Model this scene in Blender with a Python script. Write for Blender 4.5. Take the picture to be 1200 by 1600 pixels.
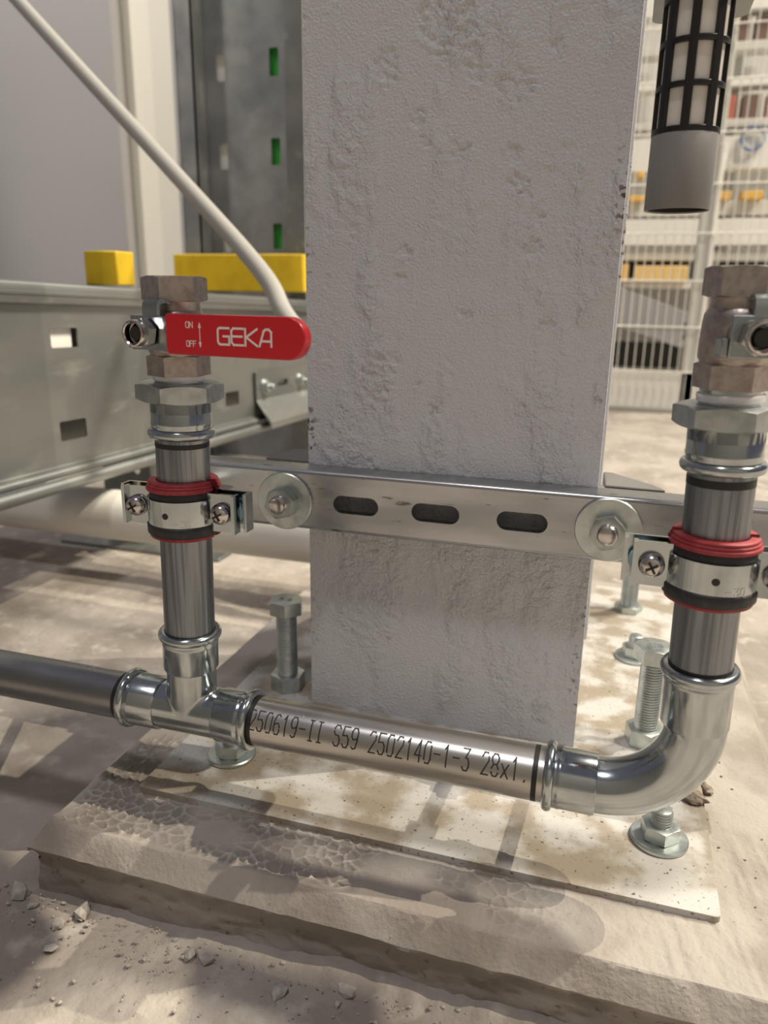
import bpy, bmesh, math, random
import numpy as np
from mathutils import Vector, Matrix, Quaternion, noise as mnoise
random.seed(7); rng = np.random.default_rng(7)
C = bpy.context.scene.collection
PI = math.pi
S = 0.001                      # every length below is in millimetres
for o in list(bpy.data.objects): bpy.data.objects.remove(o)

# ------------------------------------------------------------------ camera
F_PX, YAW, PITCH, ROLL = 1186.4, 16.95, 16.09, 0.837
cam = bpy.data.cameras.new('camera'); camo = bpy.data.objects.new('camera', cam); C.objects.link(camo)
y_, p_, r_ = map(math.radians, (YAW, PITCH, ROLL))
fw = Vector((-math.sin(y_)*math.cos(p_), math.cos(y_)*math.cos(p_), -math.sin(p_)))
rt = Vector((math.cos(y_), math.sin(y_), 0)); up = rt.cross(fw)
rt2 = math.cos(r_)*rt + math.sin(r_)*up; up2 = -math.sin(r_)*rt + math.cos(r_)*up
camo.matrix_world = Matrix.Translation(Vector((200.6, -477.3, 299.2))*S) @ Matrix((rt2, up2, -fw)).transposed().to_4x4()
cam.sensor_fit = 'VERTICAL'; cam.sensor_height = 36.0; cam.lens = F_PX/1600*36.0
cam.clip_start = 0.01; cam.clip_end = 60
cam.dof.use_dof = True; cam.dof.focus_distance = 0.41; cam.dof.aperture_fstop = 9.5
bpy.context.scene.camera = camo

# ------------------------------------------------------------------ world, lamps, exposure
W = bpy.data.worlds.new('hall_ambience'); bpy.context.scene.world = W; W.use_nodes = True
nt = W.node_tree; bg = nt.nodes['Background']
bg.inputs[0].default_value = (0.84, 0.83, 1.0, 1); bg.inputs[1].default_value = 0.155

def lamp(name, pos, target, power, size, col):
    l = bpy.data.lights.new(name, 'AREA'); l.shape = 'DISK'; l.size = size; l.energy = power; l.color = col
    o = bpy.data.objects.new(name, l); C.objects.link(o)
    p = Vector(pos)*S; d = (Vector(target)*S - p).normalized()
    o.location = p; o.rotation_euler = d.to_track_quat('-Z', 'Y').to_euler(); return o
LAMP_A, LAMP_B = (2650, 1300, 5200), (3700, 150, 4800)
lamp('hall_or_fill_lamp', LAMP_A, (100, -100, 0), 205, 0.02, (1.0, 0.89, 0.70))
lamp('hall_or_fill_lamp', LAMP_B, (100, -100, 0), 205, 0.02, (1.0, 0.89, 0.70))
lamp('hall_or_fill_lamp', (-300, -1750, 5400), (100, 0, 300), 66, 0.5, (1.0, 0.96, 0.96))  # unseen fill lamp, added to bring out the relief on the column
lamp('hall_or_fill_lamp', (3500, 3200, 5500), (600, 2000, 0), 420, 0.6, (1.0, 0.92, 0.78))  # unseen fill lamp, added to brighten the far background
sp_ = lamp('hall_or_fill_lamp', (-1500, 100, 3300), (-930, 1292, 800), 1, 0.3, (1.0, 0.94, 0.82))  # added fill spot that brightens the cream back wall
sl = bpy.data.lights.new('wall_fill_spot', 'SPOT'); sl.energy = 420; sl.color = (1.0, 0.94, 0.82); sl.spot_size = math.radians(26); sl.spot_blend = .6; sl.shadow_soft_size = .1
sp_.data = sl
vs = bpy.context.scene.view_settings
vs.view_transform = 'Standard'; vs.look = 'None'; vs.exposure = 0.0; vs.gamma = 1.0; vs.use_curve_mapping = False

# ------------------------------------------------------------------ helpers
ORG = {}
def setp(o, label=None, cat=None, group=None, kind=None):
    if label: o['label'] = label
    if cat: o['category'] = cat
    if group: o['group'] = group
    if kind: o['kind'] = kind
    return o
def frame(axis):
    a = Vector(axis).normalized()
    u = Vector((0, 0, 1)).cross(a) if abs(a.z) < 0.9 else Vector((1, 0, 0)).cross(a)
    u.normalize(); return u, a.cross(u), a
class MB:
    def __init__(s): s.v = []; s.f = []
    def add(s, vs, fs):
        n = len(s.v); s.v += [Vector(v) for v in vs]; s.f += [tuple(i+n for i in f) for f in fs]; return s
    def box(s, lo, hi):
        x0, y0, z0 = lo; x1, y1, z1 = hi
        return s.add([(x0,y0,z0),(x1,y0,z0),(x1,y1,z0),(x0,y1,z0),(x0,y0,z1),(x1,y0,z1),(x1,y1,z1),(x0,y1,z1)],
                     [(0,3,2,1),(4,5,6,7),(0,1,5,4),(1,2,6,5),(2,3,7,6),(3,0,4,7)])
    def obox(s, c, ax, ay, az):      # oriented box: half axes
        c, ax, ay, az = map(Vector, (c, ax, ay, az))
        vs = [c+ax*i+ay*j+az*k for k in (-1,1) for i, j in ((-1,-1),(1,-1),(1,1),(-1,1))]
        return s.add(vs, [(0,3,2,1),(4,5,6,7),(0,1,5,4),(1,2,6,5),(2,3,7,6),(3,0,4,7)])
    def lathe(s, prof, org, axis, seg=64, closed=False, a0=0, a1=2*PI):   # prof: (r, h)
        u, w, a = frame(axis); o = Vector(org); full = abs(a1-a0-2*PI) < 1e-6
        n = seg if full else seg+1; m = len(prof); vs = []
        for i in range(n):
            t = a0+(a1-a0)*i/seg; d = u*math.cos(t)+w*math.sin(t)
            for r, h in prof: vs.append(o+d*r+a*h)
        fs = []
        for i in range(seg):
            j = (i+1) % n
            for k in range(m if closed else m-1):
                l = (k+1) % m
                fs.append((i*m+k, j*m+k, j*m+l, i*m+l))
        if not full and closed:
            fs.append(tuple(range(m))); fs.append(tuple(reversed(range(seg*m, seg*m+m))))
        return s.add(vs, fs)
    def cyl(s, a, b, r, seg=32, bev=0.0):
        a = Vector(a); b = Vector(b); h = (b-a).length
        pr = [(0.0001, 0), (r-bev, 0), (r, bev), (r, h-bev), (r-bev, h), (0.0001, h)] if bev else [(0.0001, 0), (r, 0), (r, h), (0.0001, h)]
        return s.lathe(pr, a, b-a, seg)
    def tube(s, pts, r, seg=16, cap=True):
        pts = [Vector(p) for p in pts]; n = len(pts); vs = []; u = None
        for i, p in enumerate(pts):
            t = (pts[min(i+1, n-1)]-pts[max(i-1, 0)]).normalized()
            if u is None: u = frame(t)[0]
            u = (u - t*u.dot(t)).normalized(); w = t.cross(u)
            rr = r[i] if isinstance(r, (list, tuple)) else r
            vs += [p+(u*math.cos(2*PI*k/seg)+w*math.sin(2*PI*k/seg))*rr for k in range(seg)]
        fs = [(i*seg+k, i*seg+(k+1) % seg, (i+1)*seg+(k+1) % seg, (i+1)*seg+k) for i in range(n-1) for k in range(seg)]
        if cap: fs += [tuple(reversed(range(seg))), tuple(range((n-1)*seg, n*seg))]
        return s.add(vs, fs)
    def prism(s, poly, org, ux, uy, ext):      # polygon in (ux,uy), extruded by vector ext
        o, ux, uy, ext = map(Vector, (org, ux, uy, ext)); n = len(poly)
        vs = [o+ux*a+uy*b for a, b in poly]; vs += [v+ext for v in vs]
        fs = [tuple(reversed(range(n))), tuple(range(n, 2*n))]+[(i, (i+1) % n, (i+1) % n+n, i+n) for i in range(n)]
        return s.add(vs, fs)
    def hexa(s, org, axis, af, h, hole=0.0, rot=0.0, cham=True, both=True):
        # hexagon with chamfered corners (conical cut), af across flats
        u, w, a = frame(axis); o = Vector(org); seg = 72; ri = af/2; rc = ri/math.cos(PI/6)
        vs = []; m = 6; K = 0.36; r0 = ri*0.98
        for i in range(seg):
            t = 2*PI*i/seg+rot; d = u*math.cos(t)+w*math.sin(t)
            R = ri/math.cos(((t-rot) % (PI/3))-PI/6); e = (R-r0)*K
            hi = h-e if cham else h; lo = e if (cham and both) else 0.0
            vs += [o+d*hole, o+d*(r0 if lo else R), o+d*R+a*lo, o+d*R+a*hi, o+d*(r0 if cham else R)+a*h, o+d*hole+a*h]
        fs = [(i*m+k, ((i+1) % seg)*m+k, ((i+1) % seg)*m+k+1, i*m+k+1) for i in range(seg) for k in range(m-1)]
        return s.add(vs, fs)
    def thread(s, a, b, r, pitch, depth=0.6, seg=24, tip=0.0):
        a = Vector(a); b = Vector(b); h = (b-a).length; pr = [(0.0001, 0)]; z = 0.0
        while z < h-pitch:
            pr += [(r-depth, z), (r, z+pitch*0.35), (r, z+pitch*0.6)]; z += pitch
        pr += [(r-depth, z), (r-depth, h-0.3), (r-depth-0.5, h), (0.0001, h)]
        return s.lathe(pr, a, b-a, seg)
    def ico(s, c, r, sc=(1, 1, 1), jit=0.25, sub=2, rotz=0.0, seed=0):
        bm = bmesh.new(); bmesh.ops.create_icosphere(bm, subdivisions=sub, radius=1.0)
        R = Matrix.Rotation(rotz, 3, 'Z'); bm.verts.index_update(); vs = []
        for v in bm.verts:
            q = v.co.copy(); n = mnoise.noise(q*1.3+Vector((seed*7.1, seed*3.3, 0)))
            n2 = mnoise.cell(q*1.1+Vector((seed*1.7, 0, seed)))
            q *= 1+jit*n+jit*0.5*(n2-0.5)
            q = R @ Vector((q.x*sc[0], q.y*sc[1], q.z*sc[2])); vs.append(Vector(c)+q*r)
        fs = [tuple(v.index for v in f.verts) for f in bm.faces]; bm.free(); return s.add(vs, fs)
    def build(s, name, mat, parent=None, org=None, ang=35, bevel=0.0, bseg=2, flat=False):
        o0 = Vector(ORG.get(parent.name, (0, 0, 0))) if parent else Vector(org or (0, 0, 0))
        me = bpy.data.meshes.new(name); me.from_pydata([((v-o0)*S)[:] for v in s.v], [], s.f); me.update()
        bm = bmesh.new(); bm.from_mesh(me); bmesh.ops.remove_doubles(bm, verts=bm.verts, dist=2e-7)
        bmesh.ops.recalc_face_normals(bm, faces=bm.faces); bm.to_mesh(me); bm.free()
        return link(name, me, mat, parent, o0, ang, bevel, bseg, flat)
def link(name, me, mat, parent=None, o0=Vector((0, 0, 0)), ang=35, bevel=0.0, bseg=2, flat=False):
    me.materials.append(mat)
    if not flat:
        me.polygons.foreach_set('use_smooth', [True]*len(me.polygons)); me.set_sharp_from_angle(angle=math.radians(ang))
    o = bpy.data.objects.new(name, me); C.objects.link(o)
    if parent: o.parent = parent
    else: o.location = Vector(o0)*S
    ORG[o.name] = tuple(o0)
    if bevel:
        b = o.modifiers.new('bevel', 'BEVEL'); b.width = bevel*S; b.segments = bseg; b.limit_method = 'ANGLE'; b.angle_limit = math.radians(40); b.harden_normals = False
    return o
def empty(name, loc, label, cat, group=None):
    o = bpy.data.objects.new(name, None); C.objects.link(o); o.location = Vector(loc)*S; o.empty_display_size = 0.02
    ORG[o.name] = tuple(loc); return setp(o, label, cat, group)
def dup(root, loc, rotz=0.0, label=None):
    def cp(o, par):
        c = o.copy(); C.objects.link(c)
        if par: c.parent = par
        for ch in list(o.children): cp(ch, c)
        return c
    r = cp(root, None); r.location = Vector(loc)*S; r.rotation_euler = (0, 0, rotz)
    if label: r['label'] = label
    return r
def curve_plate(outer, holes, th, M):
    """flat plate with holes, in plane (a,b), thickness th; M maps (a,b,c) -> mm point. returns MB"""
    cu = bpy.data.curves.new('tmp', 'CURVE'); cu.dimensions = '2D'; cu.fill_mode = 'BOTH'; cu.extrude = th/2
    for poly in [outer]+holes:
        sp = cu.splines.new('POLY'); sp.points.add(len(poly)-1); sp.use_cyclic_u = True
        for i, (a, b) in enumerate(poly): sp.points[i].co = (a, b, 0, 1)
    ob = bpy.data.objects.new('tmp', cu); C.objects.link(ob)
    dg = bpy.context.evaluated_depsgraph_get(); dg.update()
    me = bpy.data.meshes.new_from_object(ob.evaluated_get(dg))
    mb = MB().add([M(*v.co) for v in me.vertices], [tuple(p.vertices) for p in me.polygons])
    bpy.data.objects.remove(ob); bpy.data.curves.remove(cu); bpy.data.meshes.remove(me); return mb
def stadium(cx, cy, w, h, n=10):
    r = h/2; l = w/2-r; out = []
    for i in range(n+1): t = -PI/2+PI*i/n; out.append((cx+l+r*math.cos(t), cy+r*math.sin(t)))
    for i in range(n+1): t = PI/2+PI*i/n; out.append((cx-l+r*math.cos(t), cy+r*math.sin(t)))
    return out
def rrect(x0, y0, x1, y1, r, n=5):
    out = []
    for cx, cy, a in ((x1-r, y1-r, 0), (x0+r, y1-r, PI/2), (x0+r, y0+r, PI), (x1-r, y0+r, 1.5*PI)):
        for i in range(n+1): t = a+PI/2*i/n; out.append((cx+r*math.cos(t), cy+r*math.sin(t)))
    return out
# --- stroke lettering (single-line alphabet, box 0..1 by 0..1) laid as thin raised ribbons
ar = lambda cx, cy, rx, ry, a, b, n=10: [(cx+rx*math.cos(math.radians(a+(b-a)*i/n)), cy+ry*math.sin(math.radians(a+(b-a)*i/n))) for i in range(n+1)]
GL = {
 '0': [[(0,.2),(0,.8),(.25,1),(.75,1),(1,.8),(1,.2),(.75,0),(.25,0),(0,.2)]], '1': [[(.2,.8),(.5,1),(.5,0)]],
 '2': [[(0,.8),(.25,1),(.75,1),(1,.8),(1,.62),(0,0),(1,0)]], '3': [[(0,1),(1,1),(.45,.58),(.8,.55),(1,.4),(1,.18),(.75,0),(.25,0),(0,.15)]],
 '4': [[(.75,0),(.75,1),(0,.3),(1,.3)]], '5': [[(1,1),(.05,1),(0,.55),(.7,.58),(1,.42),(1,.18),(.75,0),(.25,0),(0,.15)]],
 '6': [[(.9,.9),(.65,1),(.25,.95),(0,.6),(0,.18),(.25,0),(.75,0),(1,.18),(1,.38),(.75,.55),(.2,.52),(0,.38)]],
 '8': [[(.25,.53),(0,.7),(0,.85),(.25,1),(.75,1),(1,.85),(1,.7),(.75,.53),(.25,.53),(0,.36),(0,.15),(.25,0),(.75,0),(1,.15),(1,.36),(.75,.53)]],
 '9': [[(.1,.08),(.35,0),(.75,.05),(1,.4),(1,.82),(.75,1),(.25,1),(0,.82),(0,.6),(.25,.45),(.8,.48),(1,.6)]],
 '-': [[(.05,.5),(.95,.5)]], 'I': [[(.2,1),(.8,1)],[(.5,1),(.5,0)],[(.2,0),(.8,0)]],
 'S': [[(1,.85),(.75,1),(.25,1),(0,.85),(0,.65),(.25,.53),(.75,.5),(1,.35),(1,.15),(.75,0),(.25,0),(0,.15)]],
 'x': [[(0,.6),(1,0)],[(1,.6),(0,0)]], '.': [[(.45,.0),(.55,.06)]],
 'G': [[(.98,1),(.2,1)]+ar(.22,.78,.22,.22,90,180,5)+[(0,.22)]+ar(.22,.22,.22,.22,180,270,5)+[(1,0),(1,.5),(.5,.5)]],
 'E': [[(1,1),(.18,1),(0,.85),(0,.15),(.18,0),(1,0)],[(0,.52),(.9,.52)]],
 'K': [[(0,1),(0,0)],[(1,1),(.08,.5),(1,0)]], 'A': [[(0,0),(.38,.9),(.55,1),(.8,1),(1,.85),(1,0)],[(.14,.3),(1,.3)]],
 'O': [[(0,.2),(0,.8),(.2,1),(.8,1),(1,.8),(1,.2),(.8,0),(.2,0),(0,.2)]], 'N': [[(0,0),(0,1),(1,0),(1,1)]],
 'F': [[(0,0),(0,1),(1,1)],[(0,.55),(.8,.55)]],
}
def ribbons(strokes, fn, w, lift, sub=1):
    """strokes in surface mm coordinates (a,b); fn(a,b,h)->point"""
    mb = MB()
    for st in strokes:
        for (a0, b0), (a1, b1) in zip(st[:-1], st[1:]):
            L = math.hypot(a1-a0, b1-b0)
            if L < 1e-6: continue
            ta, tb = (a1-a0)/L, (b1-b0)/L; na, nb = -tb*w/2, ta*w/2
            a0e, b0e, a1e, b1e = a0-ta*w/2, b0-tb*w/2, a1+ta*w/2, b1+tb*w/2
            n = max(1, int(L/sub)); rows = []
            for i in range(n+1):
                a = a0e+(a1e-a0e)*i/n; b = b0e+(b1e-b0e)*i/n
                rows.append([fn(a+na, b+nb, lift), fn(a-na, b-nb, lift), fn(a-na, b-nb, -0.05), fn(a+na, b+nb, -0.05)])
            vs = [v for r in rows for v in r]
            fs = [(4*i+k, 4*i+(k+1) % 4, 4*i+4+(k+1) % 4, 4*i+4+k) for i in range(n) for k in range(4)]+[(3, 2, 1, 0), (4*n, 4*n+1, 4*n+2, 4*n+3)]
            mb.add(vs, fs)
    return mb
def text_strokes(txt, x, y, w, h, pitch):
    out = []
    for i, ch in enumerate(txt):
        for st in GL.get(ch, []): out.append([(x+i*pitch+a*w, y+b*h) for a, b in st])
    return out

# ------------------------------------------------------------------ materials
def mat(name, col, rough=0.5, metal=0.0, var=None, bump=None, rvar=0.0, stretch=(1, 1, 1), coat=0.0, spec=None, var2=None, bump2=None):
    """var=(scale,colour2,lo,hi) noise mix; var2 the same on top; bump=(scale,strength,distance_mm)"""
    m = bpy.data.materials.new(name); m.use_nodes = True; nt = m.node_tree; N = nt.nodes; L = nt.links
    b = N['Principled BSDF']; b.inputs['Base Color'].default_value = (*col, 1); b.inputs['Roughness'].default_value = rough; b.inputs['Metallic'].default_value = metal
    if coat: b.inputs['Coat Weight'].default_value = coat; b.inputs['Coat Roughness'].default_value = 0.15
    if spec is not None: b.inputs['Specular IOR Level'].default_value = spec
    tc = N.new('ShaderNodeTexCoord'); mp = N.new('ShaderNodeMapping'); L.new(tc.outputs['Object'], mp.inputs[0]); mp.inputs['Scale'].default_value = stretch
    def nz(scale, detail=5):
        n = N.new('ShaderNodeTexNoise'); L.new(mp.outputs[0], n.inputs['Vector']); n.inputs['Scale'].default_value = scale; n.inputs['Detail'].default_value = detail; return n.outputs['Fac']
    src = None
    for v in (var, var2):
        if not v: continue
        sc, c2, lo, hi = v
        mr = N.new('ShaderNodeMapRange'); mr.inputs['From Min'].default_value = lo; mr.inputs['From Max'].default_value = hi; mr.interpolation_type = 'SMOOTHSTEP'
        L.new(nz(sc), mr.inputs['Value']); mx = N.new('ShaderNodeMix'); mx.data_type = 'RGBA'
        L.new(mr.outputs[0], mx.inputs['Factor'])
        if src is None: mx.inputs['A'].default_value = (*col, 1)
        else: L.new(src, mx.inputs['A'])
        mx.inputs['B'].default_value = (*c2, 1); src = mx.outputs['Result']
    if src is not None: L.new(src, b.inputs['Base Color'])
    if rvar:
        mr = N.new('ShaderNodeMapRange'); mr.inputs['From Min'].default_value = 0.3; mr.inputs['From Max'].default_value = 0.7
        mr.inputs['To Min'].default_value = max(0.03, rough-rvar); mr.inputs['To Max'].default_value = rough+rvar
        L.new(nz(var[0]*1.7 if var else 60), mr.inputs['Value']); L.new(mr.outputs[0], b.inputs['Roughness'])
    prev = None
    for bp in (bump, bump2):
        if not bp: continue
        bn = N.new('ShaderNodeBump'); bn.inputs['Strength'].default_value = bp[1]; bn.inputs['Distance'].default_value = bp[2]*S
        L.new(nz(bp[0], 6), bn.inputs['Height'])
        if prev: L.new(prev, bn.inputs['Normal'])
        prev = bn.outputs[0]
    if prev: L.new(prev, b.inputs['Normal'])
    return m
M = {}
M['zinc_fitting'] = mat('zinc_fitting', (.50, .54, .55), .17, 1, (45, (.40, .44, .46), .4, .7), (160, .08, .3), .05)
M['zinc_hex'] = mat('zinc_hex', (.50, .54, .54), .38, 1, (140, (.40, .43, .43), .4, .65), (500, .12, .2), .06)
M['zinc_bolt'] = mat('zinc_bolt', (.57, .615, .61), .36, 1, (90, (.45, .49, .49), .4, .7), None, .08)
M['galv'] = mat('galvanised', (.50, .51, .53), .30, 1, (22, (.36, .37, .39), .4, .65), (120, .06, .3), .09, stretch=(.35, 1, 1.6), var2=(150, (.17, .165, .165), .655, .71))
M['galv_dull'] = mat('galvanised_dull', (.30, .31, .30), .46, .8, (9, (.22, .23, .23), .38, .66), None, .08, var2=(40, (.36, .37, .35), .55, .75), stretch=(1, .35, 1))
M['upright'] = mat('upright_zinc', (.36, .37, .37), .5, .75, (12, (.27, .28, .29), .35, .65), None, .08)
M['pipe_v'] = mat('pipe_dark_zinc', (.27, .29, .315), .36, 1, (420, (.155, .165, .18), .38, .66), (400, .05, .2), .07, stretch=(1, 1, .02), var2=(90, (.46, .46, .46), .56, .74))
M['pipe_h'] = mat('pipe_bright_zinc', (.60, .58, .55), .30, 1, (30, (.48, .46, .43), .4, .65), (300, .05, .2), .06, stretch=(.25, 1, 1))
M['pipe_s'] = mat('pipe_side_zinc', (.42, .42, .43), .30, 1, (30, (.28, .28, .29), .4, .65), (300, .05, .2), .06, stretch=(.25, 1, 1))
M['brass'] = mat('nickel_brass', (.47, .42, .385), .42, .9, (260, (.36, .31, .285), .35, .7), (900, .35, .25), .07)
M['steel_nut'] = mat('bright_steel', (.62, .58, .56), .2, 1)
M['lever_steel'] = mat('lever_zinc', (.40, .45, .46), .27, 1, (80, (.31, .35, .37), .4, .7))
M['dark_hole'] = mat('dark_bore', (.035, .033, .03), .6, .3)
M['red_plastic'] = mat('red_plastic', (.60, .007, .018), .32, 0, None, (700, .06, .2), coat=.3)
M['print_white'] = mat('white_print', (.80, .78, .78), .5)
M['print_black'] = mat('black_print', (.028, .026, .025), .55)
M['marker'] = mat('black_marker', (.012, .011, .011), .45)
M['rubber_red'] = mat('red_rubber', (.30, .022, .030), .55, 0, (300, (.36, .045, .055), .4, .7))
M['rubber_black'] = mat('black_rubber', (.022, .021, .024), .5, 0, (200, (.05, .048, .055), .45, .75))
M['blue_nylon'] = mat('pale_blue_plastic', (.35, .55, .66), .4)
M['ptfe'] = mat('white_tape', (.86, .88, .92), .45, 0, None, (600, .2, .3), stretch=(1, 1, 6))
M['cage'] = mat('black_cage', (.012, .011, .011), .34)
M['filter'] = mat('white_filter', (.72, .70, .66), .8, 0, None, (500, .1, .2))
M['cup'] = mat('grey_cup', (.25, .245, .24), .42, 0, (15, (.22, .215, .21), .4, .7))
M['fitting_grey'] = mat('grey_green_fitting', (.36, .39, .37), .45, .5)
M['yellow'] = mat('yellow_plastic', (.68, .46, .012), .45, 0, (30, (.58, .38, .01), .4, .7))
M['green'] = mat('green_rail', (.015, .22, .02), .5)
M['pvc'] = mat('pale_grey_tube', (.40, .39, .365), .4)
M['white_pipe'] = mat('white_pipe', (.78, .76, .71), .38)
M['cream'] = mat('cream_panel', (.74, .71, .63), .6)
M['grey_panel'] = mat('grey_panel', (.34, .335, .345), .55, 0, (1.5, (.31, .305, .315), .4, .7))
M['fence_wire'] = mat('fence_wire', (.78, .77, .72), .4)
M['post'] = mat('post_grey', (.56, .57, .53), .45)
M['white_paint'] = mat('white_paint', (.80, .79, .75), .5)
M['off_white'] = mat('off_white', (.62, .61, .57), .55)
M['dark_void'] = mat('dark_machine_and_gap', (.035, .035, .033), .6)
M['mid_grey'] = mat('mid_grey', (.33, .33, .31), .6)
M['orange'] = mat('orange_box', (.78, .46, .10), .55)
M['pale_orange'] = mat('pale_orange_box', (.80, .56, .22), .6)
M['brown_box'] = mat('brown_box', (.16, .10, .08), .6)
M['red_box'] = mat('dull_red_box', (.42, .14, .10), .6)
M['blue_box'] = mat('blue_box', (.10, .17, .38), .5)
M['wall_dark'] = mat('dark_grey', (.16, .155, .15), .7)  # even dark grey for the added rear wall and the clamp arms
M['kick'] = mat('kick_plate', (.25, .23, .21), .5, .3)
M['stone'] = mat('rubble', (.46, .43, .39), .9, 0, (180, (.34, .31, .28), .4, .65), (400, .5, .6))
M['clump'] = mat('dirt_clump', (.20, .16, .125), .95, 0, (220, (.33, .28, .23), .45, .7), (400, .6, .6))
def mat_column():
    m = mat('column_paint', (.62, .63, .67), .42); nt = m.node_tree; N = nt.nodes; L = nt.links; b = N['Principled BSDF']
    tc = [n for n in N if n.type == 'TEX_COORD'][0]
    def nz(s, d=4, st=None):
        n = N.new('ShaderNodeTexNoise'); n.inputs['Scale'].default_value = s; n.inputs['Detail'].default_value = d
        if st:
            mp = N.new('ShaderNodeMapping'); mp.inputs['Scale'].default_value = st; L.new(tc.outputs['Object'], mp.inputs[0]); L.new(mp.outputs[0], n.inputs['Vector'])
        else: L.new(tc.outputs['Object'], n.inputs['Vector'])
        return n.outputs['Fac']
    def mr(x, a, bb, lo=0, hi=1):
        n = N.new('ShaderNodeMapRange'); n.interpolation_type = 'SMOOTHSTEP'; L.new(x, n.inputs[0])
        for k, v in zip((1, 2, 3, 4), (a, bb, lo, hi)): n.inputs[k].default_value = v
        return n.outputs[0]
    def ma(op, a, bb):
        n = N.new('ShaderNodeMath'); n.operation = op
        for i, x in enumerate((a, bb)):
            if isinstance(x, (int, float)): n.inputs[i].default_value = x
            else: L.new(x, n.inputs[i])
        return n.outputs[0]
    mask = mr(nz(16, 3, (1.6, 1, .6)), .46, .62, .12, 1)         # where the coat is pitted
    pits = ma('MULTIPLY', nz(170, 4), mask)
    fine = ma('MULTIPLY', nz(620, 2), .22)
    h = ma('ADD', pits, fine)
    # big blisters
    vo = N.new('ShaderNodeTexVoronoi'); vo.inputs['Scale'].default_value = 22; L.new(tc.outputs['Object'], vo.inputs['Vector'])
    bl = ma('MULTIPLY', mr(vo.outputs['Distance'], .22, .30, 1, 0), mr(nz(7, 2), .56, .62))
    h = ma('ADD', h, ma('MULTIPLY', bl, ma('ADD', ma('MULTIPLY', nz(120, 5), 1.6), -.5)))
    bn = N.new('ShaderNodeBump'); bn.inputs['Strength'].default_value = 1.0; bn.inputs['Distance'].default_value = .0050; L.new(h, bn.inputs['Height']); L.new(bn.outputs[0], b.inputs['Normal'])
    # rust specks close to the corners
    sp = N.new('ShaderNodeSeparateXYZ'); L.new(tc.outputs['Object'], sp.inputs[0])
    edge = ma('MULTIPLY', mr(ma('ABSOLUTE', ma('ADD', sp.outputs[0], 0.0), 0), .086, .0975), mr(nz(240, 3), .57, .62))
    edge = ma('MULTIPLY', edge, mr(nz(9, 2), .52, .64))
    mx = N.new('ShaderNodeMix'); mx.data_type = 'RGBA'; mx.inputs['A'].default_value = (.62, .63, .67, 1); mx.inputs['B'].default_value = (.10, .065, .045, 1)
    L.new(edge, mx.inputs['Factor']); L.new(mx.outputs['Result'], b.inputs['Base Color']); return m
M['column'] = mat_column()
M['floor'] = mat('dusty_concrete', (.385, .345, .305), .92, 0, (11, (.285, .25, .22), .40, .62), (260, .7, 1.2), var2=(55, (.46, .42, .375), .52, .74), bump2=(60, .8, 3))
M['plinth'] = mat('mortar', (.40, .365, .33), .9, 0, (16, (.30, .265, .235), .42, .62), (420, .6, .9), var2=(420, (.20, .17, .15), .69, .74), bump2=(90, .6, 2.0))
def hollows(m):       # ridges of the mortar are paler, its dimples darker
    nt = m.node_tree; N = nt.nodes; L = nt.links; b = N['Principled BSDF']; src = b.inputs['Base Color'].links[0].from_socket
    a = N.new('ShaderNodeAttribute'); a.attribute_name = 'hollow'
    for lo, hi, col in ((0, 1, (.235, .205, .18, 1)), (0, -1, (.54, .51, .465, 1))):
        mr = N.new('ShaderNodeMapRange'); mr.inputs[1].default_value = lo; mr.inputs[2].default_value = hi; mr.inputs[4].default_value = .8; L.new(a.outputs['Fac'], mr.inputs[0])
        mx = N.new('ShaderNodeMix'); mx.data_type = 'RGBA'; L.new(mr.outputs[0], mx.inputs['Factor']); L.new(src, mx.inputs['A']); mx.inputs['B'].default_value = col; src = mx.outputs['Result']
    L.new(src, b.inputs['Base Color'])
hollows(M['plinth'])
M['plate'] = mat('painted_base_plate', (.52, .51, .49), .6, 0, (30, (.31, .265, .21), .42, .60), (300, .25, .6), var2=(420, (.17, .13, .10), .61, .70))

# ------------------------------------------------------------------ setting: floor and panels
def vnoise(x, y, seed=0):
    xi = np.floor(x).astype(np.int64); yi = np.floor(y).astype(np.int64); fx = x-xi; fy = y-yi
    fx = fx*fx*(3-2*fx); fy = fy*fy*(3-2*fy)
    def h(a, b):
        n = (a*374761393+b*668265263+seed*1442695041) & 0x7fffffff
        n = ((n ^ (n >> 13))*1274126177) & 0x7fffffff
        return ((n ^ (n >> 16)) & 0xffff)/65535.0
    return (h(xi, yi)*(1-fx)+h(xi+1, yi)*fx)*(1-fy)+(h(xi, yi+1)*(1-fx)+h(xi+1, yi+1)*fx)*fy
def fbm(x, y, seed=0, o=4):
    return sum(vnoise(x*2**k, y*2**k, seed+k)/2**k for k in range(o))/2
def grid_mesh(name, X, Y, Z):
    ny, nx = X.shape; co = np.stack([X, Y, Z], -1).reshape(-1, 3)*S
    i = (np.arange(ny-1)[:, None]*nx+np.arange(nx-1)[None, :]).reshape(-1)
    f = np.stack([i, i+1, i+nx+1, i+nx], -1)
    me = bpy.data.meshes.new(name); me.from_pydata(co.tolist(), [], f.tolist()); me.update(); return me
FZ = -48.0
xs = np.concatenate([np.linspace(-9000, -900, 10), np.linspace(-850, -340, 40), np.linspace(-330, 420, 300), np.linspace(450, 900, 15), np.linspace(1000, 9000, 12)])
ys = np.concatenate([np.linspace(-4000, -500, 8), np.linspace(-440, -165, 120), np.linspace(-160, 320, 120), np.linspace(350, 900, 30), np.linspace(1000, 9500, 14)])
X, Y = np.meshgrid(xs, ys)
near = np.exp(-((np.clip(np.abs(X-60)-350, 0, 1e9)/120)**2))*np.exp(-((np.clip(np.abs(Y+50)-350, 0, 1e9)/120)**2))
d_f = np.clip(-178-Y, 0, None)
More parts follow.
